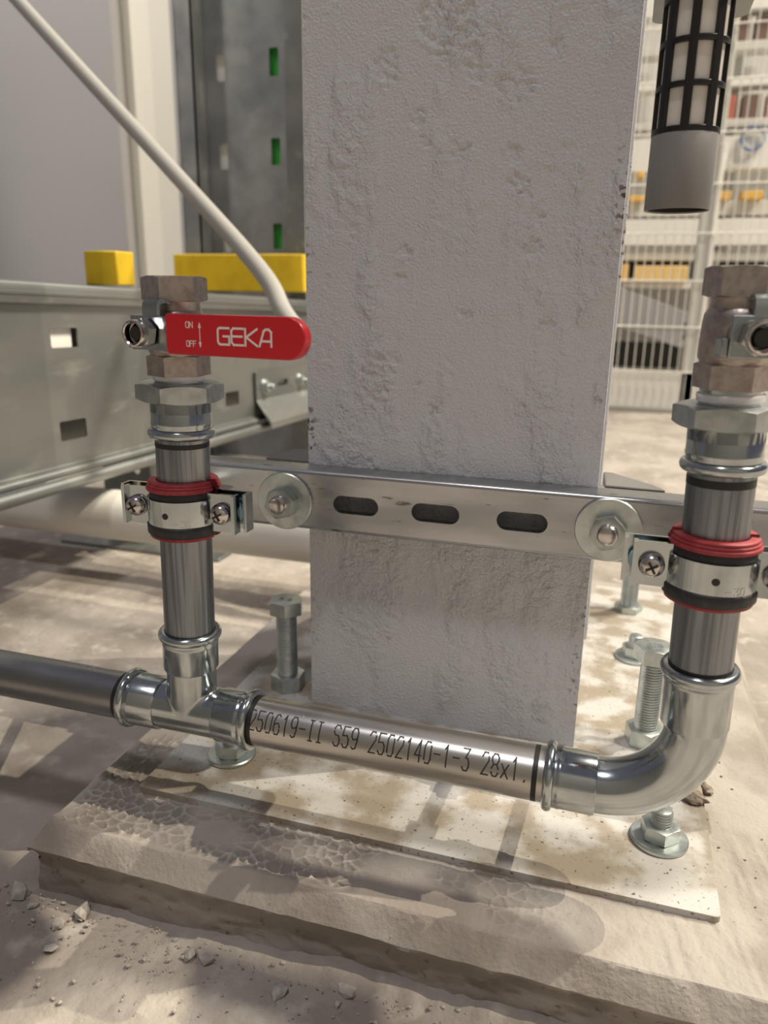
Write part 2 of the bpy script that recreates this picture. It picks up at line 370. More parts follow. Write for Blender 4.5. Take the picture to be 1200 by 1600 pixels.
ridge = np.exp(-(d_f/9)**2)*np.clip((X+20)/120, 0, 1)*7*(0.5+fbm(X/30, Y/30, 9))*(X < 330)
Z = FZ+near*((fbm(X/26, Y/26, 1)-.5)*3.4+(fbm(X/6, Y/6, 5, 3)-.5)*1.6*(Y < -150))+ridge*near
Z += near*1.5*np.clip(fbm(X/11, Y/11, 21)-.62, 0, 1)*8*(Y < -150)
fl = link('floor', grid_mesh('floor', X, Y, Z), M['floor'], ang=180); setp(fl, kind='structure')
wl = MB().box((-3200, 1248, FZ), (-1003, 1290, 2300)).build('wall_left', M['grey_panel'], org=(-2000, 1260, FZ), bevel=3); setp(wl, kind='structure')
wl = MB().box((-1060, 1294, FZ), (-200, 1330, 2600)).build('wall_back', M['cream'], org=(-700, 1310, FZ)); setp(wl, kind='structure')
wl = MB().box((-1500, 6500, FZ), (5500, 6560, 3500)).build('wall_far', M['white_paint'], org=(2000, 6500, FZ)); setp(wl, kind='structure')
wl = MB().box((-868, 1278, FZ), (-790, 1293, 2500)).build('shade_panel_1', M['grey_panel'], org=(-1080, 1550, FZ)); setp(wl, kind='structure')  # grey strip standing in for the shade on the cream panel
wl = MB().box((-3500, -2060, FZ), (3500, -2000, 2300)).build('reflection_wall', M['wall_dark'], org=(0, -2000, FZ)); setp(wl, kind='structure')  # unseen dark wall added behind the camera to darken the metal reflections
# unseen overhead boards, added and shaped to cast dark patches on the floor
def shade_caster(name, lampp, quad, zs=FZ, ZJ=1600):
    LA = Vector(lampp); k = (ZJ-zs)/(LA.z-zs); P = [Vector((x, y, zs)) for x, y in quad]; Q = [p+(LA-p)*k for p in P]
    c = sum(Q, Vector())/len(Q)
    setp(MB().prism([(q.x, q.y) for q in Q], (0, 0, ZJ), (1, 0, 0), (0, 1, 0), (0, 0, 16)).build(name, M['galv_dull'], org=c), kind='structure')
Q1 = [(-300, -140), (-180, -140), (-64, -205), (-80, -300), (-300, -300)]
Q2 = [(24, -186), (112, -186), (160, -300), (75, -300)]
shade_caster('shade_panel_2', LAMP_A, Q1); shade_caster('shade_panel_3', LAMP_B, Q1); shade_caster('shade_panel_4', LAMP_A, Q2); shade_caster('shade_panel_5', LAMP_B, Q2)

# ------------------------------------------------------------------ concrete plinth
PX0, PX1, PY0, PY1, PZ = -97.0, 320.0, -170.0, 345.0, -4.0
gx = np.unique(np.concatenate([np.arange(PX0, PX1+.1, 1.15), [PX1]]))
gy = np.unique(np.concatenate([np.arange(PY0, -118, 1.0), np.arange(-118, 40, 3.2), np.arange(40, PY1, 7), [PY1]]))
X, Y = np.meshgrid(gx, gy)
pts = rng.uniform((PX0, PY0), (PX1, -70), (1500, 2))
keep = []                                        # poisson-like thinning
for p in pts:
    if all((p[0]-q[0])**2+(p[1]-q[1])**2 > 3.9**2 for q in keep[-1500:]): keep.append(p)
kp = np.array(keep); sel = Y < -66
bd_in = lambda a, b: np.clip((np.minimum(a-PX0, b-PY0)-1)/4, 0, 1)
Z = np.full(X.shape, PZ)
xx = X[sel]; yy = Y[sel]; edge = np.zeros(xx.shape)
for a in range(0, len(xx), 4000):
    d = np.hypot(xx[a:a+4000, None]-kp[None, :, 0], yy[a:a+4000, None]-kp[None, :, 1]); d.partition(1, axis=1)
    edge[a:a+4000] = d[:, 1]-d[:, 0]
mask = np.clip((fbm(xx/38, yy/24, 31)-.38)*6, 0, 1)*(bd_in(xx, yy))*np.clip((205-xx)/70, 0, 1)*np.clip((-(yy+128)+np.where(xx < -60, 60, 0))/5, 0, 1)
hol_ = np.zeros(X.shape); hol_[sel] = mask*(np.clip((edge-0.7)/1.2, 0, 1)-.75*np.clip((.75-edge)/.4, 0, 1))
Z[sel] += mask*(-1.7*np.clip((edge-0.4)/1.5, 0, 1))
Z += (fbm(X/22, Y/22, 41)-.5)*1.2+(fbm(X/5, Y/5, 47, 3)-.5)*.5
strk = np.clip((X-215)/45, 0, 1)*np.clip((-30-Y)/40, 0, 1)
Z += strk*(vnoise(X/2.6+Y/14, Y/16, 77)-.5)*1.1
bd_ = np.minimum(np.minimum(X-PX0, PX1-X), np.minimum(Y-PY0, PY1-Y)); Z = PZ+(Z-PZ)*np.clip(bd_/3.5, 0, 1)
inside = (X > -62) & (X < 272) & (Y > -127); Z[inside] = np.minimum(Z[inside], -1.2)
plt_me = grid_mesh('concrete_plinth', X, Y, Z)
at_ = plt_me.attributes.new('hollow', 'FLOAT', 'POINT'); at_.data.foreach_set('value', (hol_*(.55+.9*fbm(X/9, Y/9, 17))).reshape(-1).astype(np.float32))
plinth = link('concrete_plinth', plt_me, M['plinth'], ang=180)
setp(plinth, 'low grey concrete plinth with sloped edges and dimpled top under the column', 'plinth')
# skirt: bevelled and rough sides, mitred round the rectangle
prof = [(0, PZ), (1.0, PZ-.6), (3.2, PZ-4), (6, PZ-8), (8.5, PZ-11.6), (9.8, PZ-13.4), (9.6, PZ-15), (7.6, PZ-17), (6.8, PZ-19)]+[(6.3+.0022*(z-26)**2*(z > 26), PZ-z) for z in np.arange(21, 59, 2.0)]
cor = [(PX0, PY1, -1, 1), (PX0, PY0, -1, -1), (PX1, PY0, 1, -1), (PX1, PY1, 1, 1)]
vs = []; fs = []; nrow = len(prof); cols = 0
for sidx in range(3):
    (xa, ya, sa, ta), (xb, yb, sb, tb) = cor[sidx], cor[sidx+1]
    n = int(math.hypot(xb-xa, yb-ya)/2.0)
    for i in range(n+1):
        t = i/n; cols += 1
        for k, (dd, z) in enumerate(prof):
            s_ = 2.0*i+sidx*900
            rough_ = (float(fbm(np.array(s_/14.), np.array(z/7.), 61))-.5)*(3.2 if k > 5 else 1.0)*(0 if k == 0 else 1)
            chip = max(0, float(fbm(np.array(s_/17.), np.array(z/8.), 63))-.50)*16*((1 if z > -38 else .5) if k > 6 else .15)*(0 if k == 0 else 1)
            d_ = dd+rough_-chip
            xx_ = xa+sa*d_+(xb+sb*d_-xa-sa*d_)*t; yy_ = ya+ta*d_+(yb+tb*d_-ya-ta*d_)*t
            zz_ = z+(float(fbm(np.array(s_/9.), np.array(1.), 65))-.5)*1.6*(k in (3, 4, 5, 6))
            vs.append((xx_, yy_, zz_))
fs = [(c*nrow+k, (c+1)*nrow+k, (c+1)*nrow+k+1, c*nrow+k+1) for c in range(cols-1) for k in range(nrow-1)]
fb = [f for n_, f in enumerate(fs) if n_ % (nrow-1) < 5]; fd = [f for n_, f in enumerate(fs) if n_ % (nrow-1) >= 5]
M['plinth_side_shade'] = mat('mortar_side_shade', (.33, .30, .27), .92, 0, (14, (.24, .215, .19), .4, .65), (300, .6, 1.0), var2=(150, (.16, .14, .12), .62, .72), bump2=(70, .5, 2))  # darker side mortar, the shade below the bevel put into its colour
MB().add(vs, fb).build('bevelled_edge', M['plinth'], plinth, ang=26); MB().add(vs, fd).build('rough_side', M['plinth_side_shade'], plinth, ang=60)

# ------------------------------------------------------------------ steel column with base plate
column = empty('steel_column', (97, 97, 0), 'wide pale grey painted steel column with pitted coat standing on the base plate', 'column')
CW, CD, CH = 194, 194, 1500
ff = MB().box((0, .9, 0), (CW, 14, CH)).build('front_flange', M['column'], column, bevel=.9)
DENTS = [(90.7, 441.7, 18.0), (78.1, 452.8, 8.8), (128.7, 412.0, 11.2), (129.0, 377.3, 5.6), (134.4, 360.1, 7.2), (145.2, 342.6, 4.0), (144.0, 326.7, 6.8), (65.1, 321.4, 6.0), (63.4, 306.2, 4.8), (104.8, 287.6, 5.2), (47.2, 248.0, 13.6), (51.1, 424.7, 10.4), (71.3, 396.6, 5.6), (77.5, 384.3, 4.0), (100.7, 382.4, 3.6), (58.8, 258.7, 5.6), (75.4, 241.1, 3.6), (155.7, 283.1, 4.8), (49.5, 233.6, 8.0), (88.6, 227.4, 5.6), (141.1, 230.3, 4.0), (106.4, 421.4, 7.2), (150.1, 432.8, 5.6)]
gx = np.linspace(0, CW, 190); gz = np.concatenate([np.linspace(0, 470, 440), np.linspace(480, CH, 20)])
X, Zc = np.meshgrid(gx, gz)
warp = lambda a: (fbm(X/9, Zc/9, a)-.5)*9
rough = np.zeros(X.shape); bowl = np.zeros(X.shape)
for k, (dx, dz, dr) in enumerate(DENTS):
    q = np.hypot(X-dx+warp(100+k), (Zc-dz)+warp(140+k))/dr
    m_ = np.clip((1.2-q)/.3, 0, 1); rough = np.maximum(rough, m_); bowl -= .45*np.clip(1-q*q, 0, 1)
for cx, w_, am in ((20, 9, .55), (38, 8, .45), (166, 13, .6), (132, 9, .35)):
    st_ = np.exp(-((X-cx-(fbm(Zc/40, X*0+cx, 7)-.5)*26)/w_)**2)*np.clip((fbm(X/11, Zc/13, int(cx))-.38)*3, 0, 1)*np.clip((Zc-150)/60, 0, 1)
    rough = np.maximum(rough, am*st_)
rough = np.maximum(rough, .7*np.clip((fbm(X/16, Zc/18, 55)-.60)*9, 0, 1))
lump = fbm(X/2.7+Zc/9, Zc/2.2, 71, 3)-.44
H = rough*np.tanh(lump*4)*1.15+bowl*2.0
H *= np.clip(np.minimum(X, CW-X)/5, 0, 1); H *= .2+.8*np.clip((Zc-150)/25, 0, 1); H[Zc > 475] = 0
pf = link('painted_face', grid_mesh('painted_face', X-97, -H-97, Zc), M['column'], column, o0=Vector((97, 97, 0)), ang=180)
MB().add([(0, 0, 0), (0, .95, 0), (0, 0, CH), (0, .95, CH), (CW, 0, 0), (CW, .95, 0), (CW, 0, CH), (CW, .95, CH)], [(0, 1, 3, 2), (4, 6, 7, 5)]).build('painted_edge', M['column'], column, flat=True)
MB().box((0, CD-14, 0), (CW, CD, CH)).build('rear_flange', M['column'], column, bevel=.9)
MB().box((CW/2-5, 14, 0), (CW/2+5, CD-14, CH)).build('web', M['column'], column)
pl_out = rrect(-64, -130, 275, 322, 3)
curve_plate(pl_out, [], 18, lambda a, b, c: Vector((a, b, -9+c))).build('base_plate', M['plate'], column, bevel=.8)

# ------------------------------------------------------------------ strut channel with slots
ZS = 164.4
strut = empty('strut_channel', (100, -10, ZS), 'slotted galvanised strut channel bolted flat across the front of the column', 'channel')
slots = [stadium(cx, ZS-.6, 31.5, 12.2) for cx in (41.8, 95.8, 151, 257, 310, -60)]
x0, x1 = -84, 345
mbs = curve_plate([(x0, ZS-18), (x1, ZS-18), (x1, ZS+18), (x0, ZS+18)], slots, 2, lambda a, b, c: Vector((a, -20+c, b)))
for sg in (-1, 1):                      # bent corner, side wall, inward lip
    pr = []
    for i in range(7): t = PI/2*i/6; pr.append((-18.4-2.6*math.cos(t), sg*(18+2.6*math.sin(t))))
    pr += [(0, sg*20.6), (0, sg*11), (-5, sg*11), (-5, sg*13), (-2, sg*13), (-2, sg*18.6), (-18.4, sg*18.6), (-19, sg*18)]
    mbs.prism(pr, (x0, 0, ZS), (0, 1, 0), (0, 0, 1), (x1-x0, 0, 0))
mbs.build('channel', M['galv'], strut, ang=50)

def fastener(root_name, x, z, label):
    r = empty(root_name, (x, -21, z), label, 'bolt', 'big washer bolts through the strut')
    MB().lathe([(6.3, -2.4), (19.2, -2.4), (19.7, -1.9), (19.7, -.6), (19.2, 0), (6.3, 0)], (x, -21, z), (0, 1, 0), 72, closed=True).build('washer', M['zinc_bolt'], r)
    MB().hexa((x, -23.4, z), (0, -1, 0), 19, 8.6, 5.5, rot=.25).build('nut', M['zinc_hex'], r, ang=28)
    MB().thread((x, -12, z), (x, -37, z), 6.0, 1.5, .6, 32).build('threaded_stud', M['steel_nut'], r, ang=50)
    MB().box((x-14, 3, z-16), (x+14, 9, z+20)).build('clamp_plate', M['galv_dull'], r, bevel=1)
    return r
fastener('strut_bolt', -8.5, 162.8, 'bolt with large round washer and nut on the strut beside the red levered riser')
fastener('strut_bolt', 202.5, 164.6, 'bolt with large round washer and nut on the strut end right of column')
# clamp arms that grip the flange behind the strut
for nm, xa, lab in (('beam_clamp', -34, 'dark steel clamp arm gripping the left column edge behind the strut'), ('beam_clamp', 198, 'dark steel clamp arm gripping the right column edge behind the strut')):
    mb = MB(); sgn = 1 if xa > 0 else -1
    mb.prism([(xa, 3), (xa+36, 3), (xa+30 if sgn > 0 else xa+36, 15), (xa+36 if sgn < 0 else xa+10, 40), (xa+6, 40)] if sgn < 0 else [(xa, 3), (xa+36, 3), (xa+30, 14), (xa+4, 42), (xa-2, 42)], (0, 0, 177), (1, 0, 0), (0, 1, 0), (0, 0, 9))
    setp(mb.build(nm, M['wall_dark'], org=(xa+15, 20, 181), bevel=1), lab, 'clamp')

# ------------------------------------------------------------------ pipes
AL = lambda z: Vector((-21.1+(z-62.6)*6.7/300, -129.6, z))            # left riser axis
AR = lambda z: Vector((250.7-(z-62.6)*7.8/300, -129.0, z))            # right riser axis
HZ = lambda x: Vector((x, -129.6+(x+21)*.0022, 62.6))
def pipe(name, a, b, m, label):
    u = (Vector(b)-Vector(a)); h = u.length
    o = MB().lathe([(12.5, 0), (14, 0), (14, h), (12.5, h)], a, u, 72, closed=True).build(name, m, org=(Vector(a)+Vector(b))/2)
    return setp(o, label, 'pipe')
def ring(par, c, ax, w, r=14.12, m=None):
    ax = Vector(ax).normalized(); wob = []
    MB().lathe([(r-.3, -w/2), (r, -w/2), (r, w/2), (r-.3, w/2)], c, ax, 64, closed=True).build('marker_ring', m or M['marker'], par)
dl = (AL(300)-AL(100)).normalized(); dr = (AR(300)-AR(100)).normalized()
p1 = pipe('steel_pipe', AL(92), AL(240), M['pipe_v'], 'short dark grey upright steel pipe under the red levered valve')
ring(p1, AL(113.0), dl, 3.0); ring(p1, AL(221.5), dl, 2.6)
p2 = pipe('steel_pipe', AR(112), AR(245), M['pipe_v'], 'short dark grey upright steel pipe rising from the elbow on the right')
ring(p2, AR(136.5), dr, 2.0); ring(p2, AR(224.0), dr, 3.6)
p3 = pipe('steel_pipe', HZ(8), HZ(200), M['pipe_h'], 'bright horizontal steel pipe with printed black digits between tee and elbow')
ring(p3, HZ(21.0), (1, 0, 0), 3.2); ring(p3, HZ(178.6), (1, 0, 0), 2.6)
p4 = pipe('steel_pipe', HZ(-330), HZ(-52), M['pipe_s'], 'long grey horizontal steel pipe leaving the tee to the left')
ring(p4, HZ(-66.5), (1, 0, 0), 3.0)
def on_pipe(a, b, h):                     # a along x, b up round the pipe
    t = math.radians(34)+b/14.0; r = 14.0+h; c = HZ(a)
    return Vector((c.x, c.y-r*math.cos(t), c.z+r*math.sin(t)))
txt = '250619-II S59 2502140-1-3 28x1.'
ribbons(text_strokes(txt, 21.6, -5.6, 3.3, 11.0, 5.02), on_pipe, .78, .07, 1.2).build('printed_digits', M['print_black'], p3, flat=True)

# ------------------------------------------------------------------ press fittings
def socket_prof(L, ri=13.6, rb=15.5, bead=17.7):    # from inner end (h=0) to mouth (h=L)
    pr = [(ri, 0), (rb-.5, 0), (rb, .8), (rb, L-9.5)]
    pr += [(rb+.25, L-8.6), (rb+.25, L-7.6), (rb, L-7.0), (rb, L-5.6)]
    for i in range(11): t = -PI/2+PI*i/10; pr.append((bead-2.3+2.3*math.cos(t), L-2.9+2.6*math.sin(t)))
    pr += [(14.25, L-.3), (14.1, L-.8), (14.1, 4)]
    return pr
def socket(par, org, ax, L, name='press_socket', bead=17.7, rb=15.5):
    o = MB().lathe(socket_prof(L, rb=rb, bead=bead), org, ax, 72, closed=True).build(name, M['zinc_fitting'], par, ang=40)
    return o
tee = empty('press_tee', (-21.1, -129.6, 62.6), 'shiny zinc press tee joining the left riser to the horizontal pipes', 'pipe fitting')
tc = Vector((-21.1, -129.6, 62.6))
mb = MB()
mb.lathe([(0.001, -26), (14.4, -26), (14.4, 26), (0.001, 26)], tc, (1, 0, 0), 64)
mb.lathe([(0.001, 0), (14.0, 0), (14.0, 34), (0.001, 34)], tc, dl, 64)
body = mb.build('tee_body', M['zinc_fitting'], tee, ang=180)
rm = body.modifiers.new('remesh', 'REMESH'); rm.mode = 'VOXEL'; rm.voxel_size = .0008; rm.use_smooth_shade = True
sm = body.modifiers.new('smooth', 'SMOOTH'); sm.iterations = 14; sm.factor = .5
socket(tee, tc+Vector((-19, 0, 0)), (-1, 0, 0), 24.5); socket(tee, tc+Vector((19, 0, 0)), (1, 0, 0), 22.5); socket(tee, AL(62.6+28), dl, 24)

elbow = empty('press_elbow', (250.7, -129, 62.6), 'shiny zinc press elbow turning the horizontal pipe up on the right', 'pipe fitting')
RB = 42.0; c0 = Vector((250.7-RB, -129.05, 62.6+RB)); path = []
e0 = HZ(205); 
path.append(e0)
for i in range(25):
    t = PI/2*i/24; path.append(c0+Vector((RB*math.sin(t), 0, -RB*math.cos(t))))
path.append(AR(62.6+RB+6))
MB().tube(path, 14.0, 64, False).build('elbow_bend', M['zinc_fitting'], elbow, ang=180)
socket(elbow, HZ(208.5), (-1, 0, 0), 26); socket(elbow, AR(62.6+43), dr, 31)

def adapter(name, ax, z0, label, d):
    r = empty(name, tuple(ax(z0)), label, 'pipe fitting', 'threaded press adapters')
    bot = z0
    MB().lathe(socket_prof(20, rb=15.6), ax(bot+20), -d, 72, closed=True).build('press_socket', M['zinc_fitting'], r, ang=40)
    MB().lathe([(14.0, 14), (15.6, 14), (15.6, 19), (16.0, 19.8), (14.0, 19.8)], ax(bot), d, 72, closed=True).build('neck', M['zinc_fitting'], r, ang=40)
    MB().hexa(ax(bot+19.6), d, 39.0, 9.4, 11, rot=HEXROT[name]).build('hex_collar', M['zinc_hex'], r, ang=28)
    MB().lathe([(11, 28.5), (12.5, 28.5), (12.5, 36), (11, 36)], ax(bot), d, 64, closed=True).build('thread', M['zinc_fitting'], r)
    MB().lathe([(12, 30.0), (13.1, 30.2), (13.5, 30.9), (13.2, 31.5), (13.6, 32.2), (13.3, 33.5), (12, 34.0)], ax(bot), d, 64, closed=True).build('sealing_tape', M['ptfe'], r, ang=180)
    return r
HEXROT = {'press_adapter_a': math.radians(6), 'press_adapter_b': math.radians(20)}
for key, ax, z0, lab, d in (('press_adapter_a', AL, 224.5, 'zinc press adapter with hex collar and white tape under the red levered valve', dl),
                            ('press_adapter_b', AR, 227.5, 'zinc press adapter with hex collar and white tape under the right hand valve', dr)):
    r = adapter(key, ax, z0, lab, d); r.name = 'press_adapter'; ORG[r.name] = ORG[key]

# ------------------------------------------------------------------ ball valves (local mm, axis +z, stem towards -y)
valve = empty('ball_valve', (0, 0, 0), 'nickel brass ball valve with long red lettered lever on the left riser', 'valve', 'lever ball valves')
mb = MB()
MB().hexa((0, 0, 0), (0, 0, 1), 27.6, 10.4, 10, rot=math.radians(12), both=False).build('lower_hex', M['brass'], valve, ang=28)
pr = [(10, 10.2), (13.8, 10.2), (14.0, 11.2), (14.7, 12), (15.0, 13.4), (14.9, 20), (14.6, 27), (14.2, 29.6), (13.3, 31.2), (12.6, 32.2), (12.4, 35.6), (13, 37.2), (10, 37.2)]
MB().lathe(pr, (0, 0, 0), (0, 0, 1), 64, closed=True).build('valve_body', M['brass'], valve, ang=30)
o = MB().hexa((0, 0, 36.4), (0, 0, 1), 28.0, 12.2, 10.6, rot=math.radians(12)).build('upper_hex', M['brass'], valve, ang=28)
MB().lathe([(0.01, 41), (10.7, 41), (10.7, 48.4)], (0, 0, 0), (0, 0, 1), 48).build('bore', M['dark_hole'], valve)
ZL = 22.0
MB().lathe([(0.01, 8), (8.2, 8), (8.2, 16.5), (7.2, 17.6), (7.2, 20.2), (0.01, 20.2)], (0, 0, ZL), (0, -1, 0), 48).build('stem_boss', M['brass'], valve)
stem = MB().lathe([(0.01, 19.5), (3.6, 19.5), (3.6, 30.0), (3.2, 30.6), (0.01, 30.6)], (0, 0, ZL), (0, -1, 0), 32).build('stem', M['dark_hole'], valve)
mb = MB().hexa((0, -23.2, ZL), (0, -1, 0), 12.2, 5.4, 4.6, rot=.3)
mb.lathe([(4.7, 28), (5.8, 28), (6.3, 28.6), (6.4, 31.8), (6.1, 32.6), (5.4, 32.8), (4.9, 32.2), (4.9, 28)], (0, 0, ZL), (0, -1, 0), 40, closed=True)
mb.build('stem_nut', M['steel_nut'], valve, ang=28)
# lever: plate, hook, stop tab
lev = MB()
poly = [(-9.5, -20.4), (8, -20.4), (16.5, -25.2), (30, -25.2), (30, -27.4), (15.9, -27.4), (7.4, -22.6), (-9.5, -22.6)]
lev.prism(poly, (0, 0, ZL-8.2), (1, 0, 0), (0, 1, 0), (0, 0, 16.2))
lever = lev.build('lever_plate', M['lever_steel'], valve, bevel=.4)
hk = MB(); pth = [(-21.5, 6.0), (-21.5, 11.5), (-20.9, 13.6), (-19.2, 14.6), (-15.5, 14.8), (-13.2, 14.2)]
for (ya, za), (yb, zb) in zip(pth[:-1], pth[1:]):
    t = Vector((0, yb-ya, zb-za)); L_ = t.length; t.normalize(); n = Vector((0, -t.z, t.y))
    hk.obox((2.5, (ya+yb)/2, ZL+(za+zb)/2), (4.4, 0, 0), t*(L_/2+.5), n*1.05)
hk.build('stop_hook', M['lever_steel'], lever, ang=60)
MB().obox((-11, -17.5, ZL-4.2), (1.2, 0, 0), (0, 4.6, 0), (0, 0, 3.4)).build('stop_tab', M['lever_steel'], lever, bevel=.4)
X0s, X1s, ZC = 17.0, 91.5, ZL+.3
poly = [(X0s+1, -9.2)]+[(X1s-9.2+9.2*math.cos(t), 9.2*math.sin(t)) for t in [-PI/2+PI*i/16 for i in range(17)]]+[(X0s+1, 9.2), (X0s, 8.2), (X0s, -7)]
slv = MB().prism(poly, (0, -23.2, ZC), (1, 0, 0), (0, 0, 1), (0, -6.2, 0)).build('red_grip', M['red_plastic'], lever, bevel=1.9, bseg=4)
YF = -29.4
fnl = lambda a, b, h: Vector((a, YF-h, ZC+b))
st = text_strokes('GEKA', 46.5, -3.6, 6.1, 7.2, 7.35)
ribbons(st, fnl, .95, .06).build('white_lettering', M['print_white'], slv, flat=True)
st = text_strokes('ON', 28.9, 3.2, 1.7, 2.6, 2.15)+text_strokes('OFF', 28.9, -5.2, 1.5, 2.5, 1.9)+[[(36.6, -4.6), (36.6, 4.8)]]
st += [[(36.0, 3.4), (36.6, 5.4)], [(37.2, 3.4), (36.6, 5.4)], [(36.0, -3.2), (36.6, -5.2)], [(37.2, -3.2), (36.6, -5.2)], [(36.2, 3.4), (37, 3.4)], [(36.2, -3.2), (37, -3.2)]]
ribbons(st, fnl, .36, .06).build('white_markings', M['print_white'], slv, flat=True)
v2 = dup(valve, tuple(AR(263.0)), math.radians(9), 'nickel brass ball valve at the right edge seen stem nut first')
valve.location = AL(257.2)*S; valve.rotation_euler = (0, 0, math.radians(-7))

# ------------------------------------------------------------------ pipe clamps with rubber lining
clamp = empty('pipe_clamp', (0, 0, 0), 'zinc pipe clamp with red and black rubber lining on the left riser', 'clamp', 'rubber lined pipe clamps')
H0, H1 = -6.9, 6.9
def half(sy, name):
    mb = MB(); ri, ro = 17.8, 19.4; a = math.radians(12)
    # profile in x,y : half ring then ears
    n = 28; inn = [(ri*math.cos(t), sy*ri*math.sin(t)) for t in [a+(PI-2*a)*i/n for i in range(n+1)]]
    out = [(ro*math.cos(t), sy*ro*math.sin(t)) for t in [a+(PI-2*a)*i/n for i in range(n+1)]]
    for i in range(n):
        mb.prism([inn[i], out[i], out[i+1], inn[i+1]], (0, 0, H0), (1, 0, 0), (0, 1, 0), (0, 0, H1-H0))
    for sx in (-1, 1):
        ex = 36.0 if sy > 0 else 32.0
        yb = sy*ri*math.sin(a)
        mb.box((min(sx*17.2, sx*ex), min(yb, yb+sy*1.9), H0-3.4), (max(sx*17.2, sx*ex), max(yb, yb+sy*1.9), H1+3.4))
        # flange bent at the ear end
        y2 = yb-4.5 if sy < 0 else yb-6.0
        mb.box((min(sx*ex, sx*(ex+1.9)), min(yb+1.9, y2), H0-3.4), (max(sx*ex, sx*(ex+1.9)), max(yb+1.9, y2), H1+3.4))
    return mb.build(name, M['zinc_fitting'], clamp, ang=40)
fh = half(-1, 'front_half'); half(1, 'rear_half')
MB().cyl((0, -18.6, -.5), (0, -19.5, -.5), 1.7, 24).build('vent_hole', M['dark_hole'], fh)
onb = lambda a, b, h: Vector(((19.4+h)*math.sin(a/19.4), -(19.4+h)*math.cos(a/19.4), b))
ribbons(text_strokes('30', 8.5, -6.6, 2.0, 3.4, 2.9)+[[(4.4, -5.0), (6.4, -5.0)]], onb, .5, .18).build('raised_number', M['zinc_fitting'], fh, flat=True)
for sx in (-1, 1):
    xs_ = 25.5*sx
    sc = MB().lathe([(0.01, 14.6), (2.6, 14.3), (4.6, 13.1), (5.6, 11.2), (5.8, 9.6), (5.6, 9.0), (0.01, 9.0)], (xs_, 3.0, 0), (0, -1, 0), 40).build('screw', M['steel_nut'], clamp)
    MB().thread((xs_, 10, 0), (xs_, -7, 0), 3.0, 1.0, .3, 20).build('screw_thread', M['zinc_bolt'], sc)
    rot = .5
    cr = MB()
    for k in (0, 1):
        t = rot+PI/2*k; d = Vector((math.cos(t), 0, math.sin(t)))
        cr.obox((xs_, -11.1, 0), d*2.9, (0, .75, 0), Vector((-d.z, 0, d.x))*.55)
    cr.build('cross_slot', M['dark_hole'], sc)
    MB().cyl((xs_+sx*4.5, -1.5, 0), (xs_+sx*4.5, 1.5, 0), 5.6, 28, .4).build('nylon_washer', M['blue_nylon'], clamp)
gap = math.radians(9)
def lin(name, prof, m):
    for s_, nm in ((0, name), (PI, name)):
        MB().lathe(prof, (0, 0, 0), (0, 0, 1), 40, closed=True, a0=s_-PI/2+gap, a1=s_+PI/2-gap).build(nm, m, clamp, ang=60)
lin('black_lining', [(14.1, 12.0), (17.2, 12.0), (17.9, 10.6), (18.2, 7.0), (17.6, 6.8), (17.6, -6.8), (19.4, -7.0), (20.2, -7.9), (20.1, -12.2), (18.9, -13.4), (14.1, -13.4)], M['rubber_black'])
lin('red_lining', [(14.2, 16.0), (17.9, 16.0), (18.4, 15.6), (18.3, 14.9), (18.1, 14.6), (18.9, 14.2), (19.0, 13.5), (18.7, 13.1), (19.6, 12.7), (19.8, 11.8), (19.4, 11.0), (14.2, 11.6)], M['rubber_red'])
lin('red_lining', [(14.2, -13.2), (19.0, -13.2), (18.9, -14.4), (17.0, -15.4), (14.2, -15.6)], M['rubber_red'])
mb = MB()
mb.lathe([(0.01, 0), (7.5, 0), (7.5, 12), (0.01, 12)], (0, 19, -7), (0, 1, 0), 6)
mb.build('boss_nut', M['zinc_hex'], clamp)
c2 = dup(clamp, tuple(AR(184.0)), 0.0, 'zinc pipe clamp with red and black rubber lining on the right riser')
MB().tube([(0, 20, -7), (2, 50, -7), (4, 109, -9)], 4.0, 16).build('threaded_rod', M['zinc_bolt'], c2)
MB().tube([(0, 20, -7), (-20, 50, -10), (-57, 109, -17)], 4.0, 16).build('threaded_rod', M['zinc_bolt'], clamp)
clamp.location = AL(186.4)*S

# ------------------------------------------------------------------ anchor bolts and levelling bolts
anchor = empty('anchor_bolt', (0, 0, 0), 'anchor stud with nut and round washer at the front right plate corner', 'bolt', 'anchor bolts of the base plate')
MB().lathe([(6.5, 0), (15.4, 0), (16.0, .6), (16.0, 2.2), (15.4, 2.8), (6.5, 2.8)], (0, 0, 0), (0, 0, 1), 56, closed=True).build('washer', M['zinc_bolt'], anchor)
MB().hexa((0, 0, 2.8), (0, 0, 1), 19, 8.6, 5, rot=.2).build('nut', M['zinc_bolt'], anchor, ang=28)
MB().thread((0, 0, 2), (0, 0, 21), 6.0, 1.75, .7, 32).build('threaded_stud', M['zinc_bolt'], anchor, ang=50)
a2 = dup(anchor, (-24, -82, 0), .6, 'anchor stud with nut and washer tucked under the press tee')
a3 = dup(anchor, (235, 156, 0), 1.1, 'anchor stud with washer on the plate behind the tall right bolt')
anchor.location = Vector((247, -79, 0))*S
lb = empty('levelling_bolt', (0, 0, 0), 'long hex head bolt standing upright in its nut left of the column', 'bolt', 'levelling bolts of the base plate')
MB().hexa((0, 0, 63.5), (0, 0, 1), 23.5, 10.5, .01, rot=.35, both=False).build('bolt_head', M['zinc_bolt'], lb, ang=28)
MB().thread((0, 0, 1), (0, 0, 64), 8.0, 2.0, .8, 40).build('threaded_shank', M['zinc_bolt'], lb, ang=50)
MB().hexa((0, 0, 0), (0, 0, 1), 23.5, 12.5, 7.2, rot=.1).build('nut', M['zinc_bolt'], lb, ang=28)
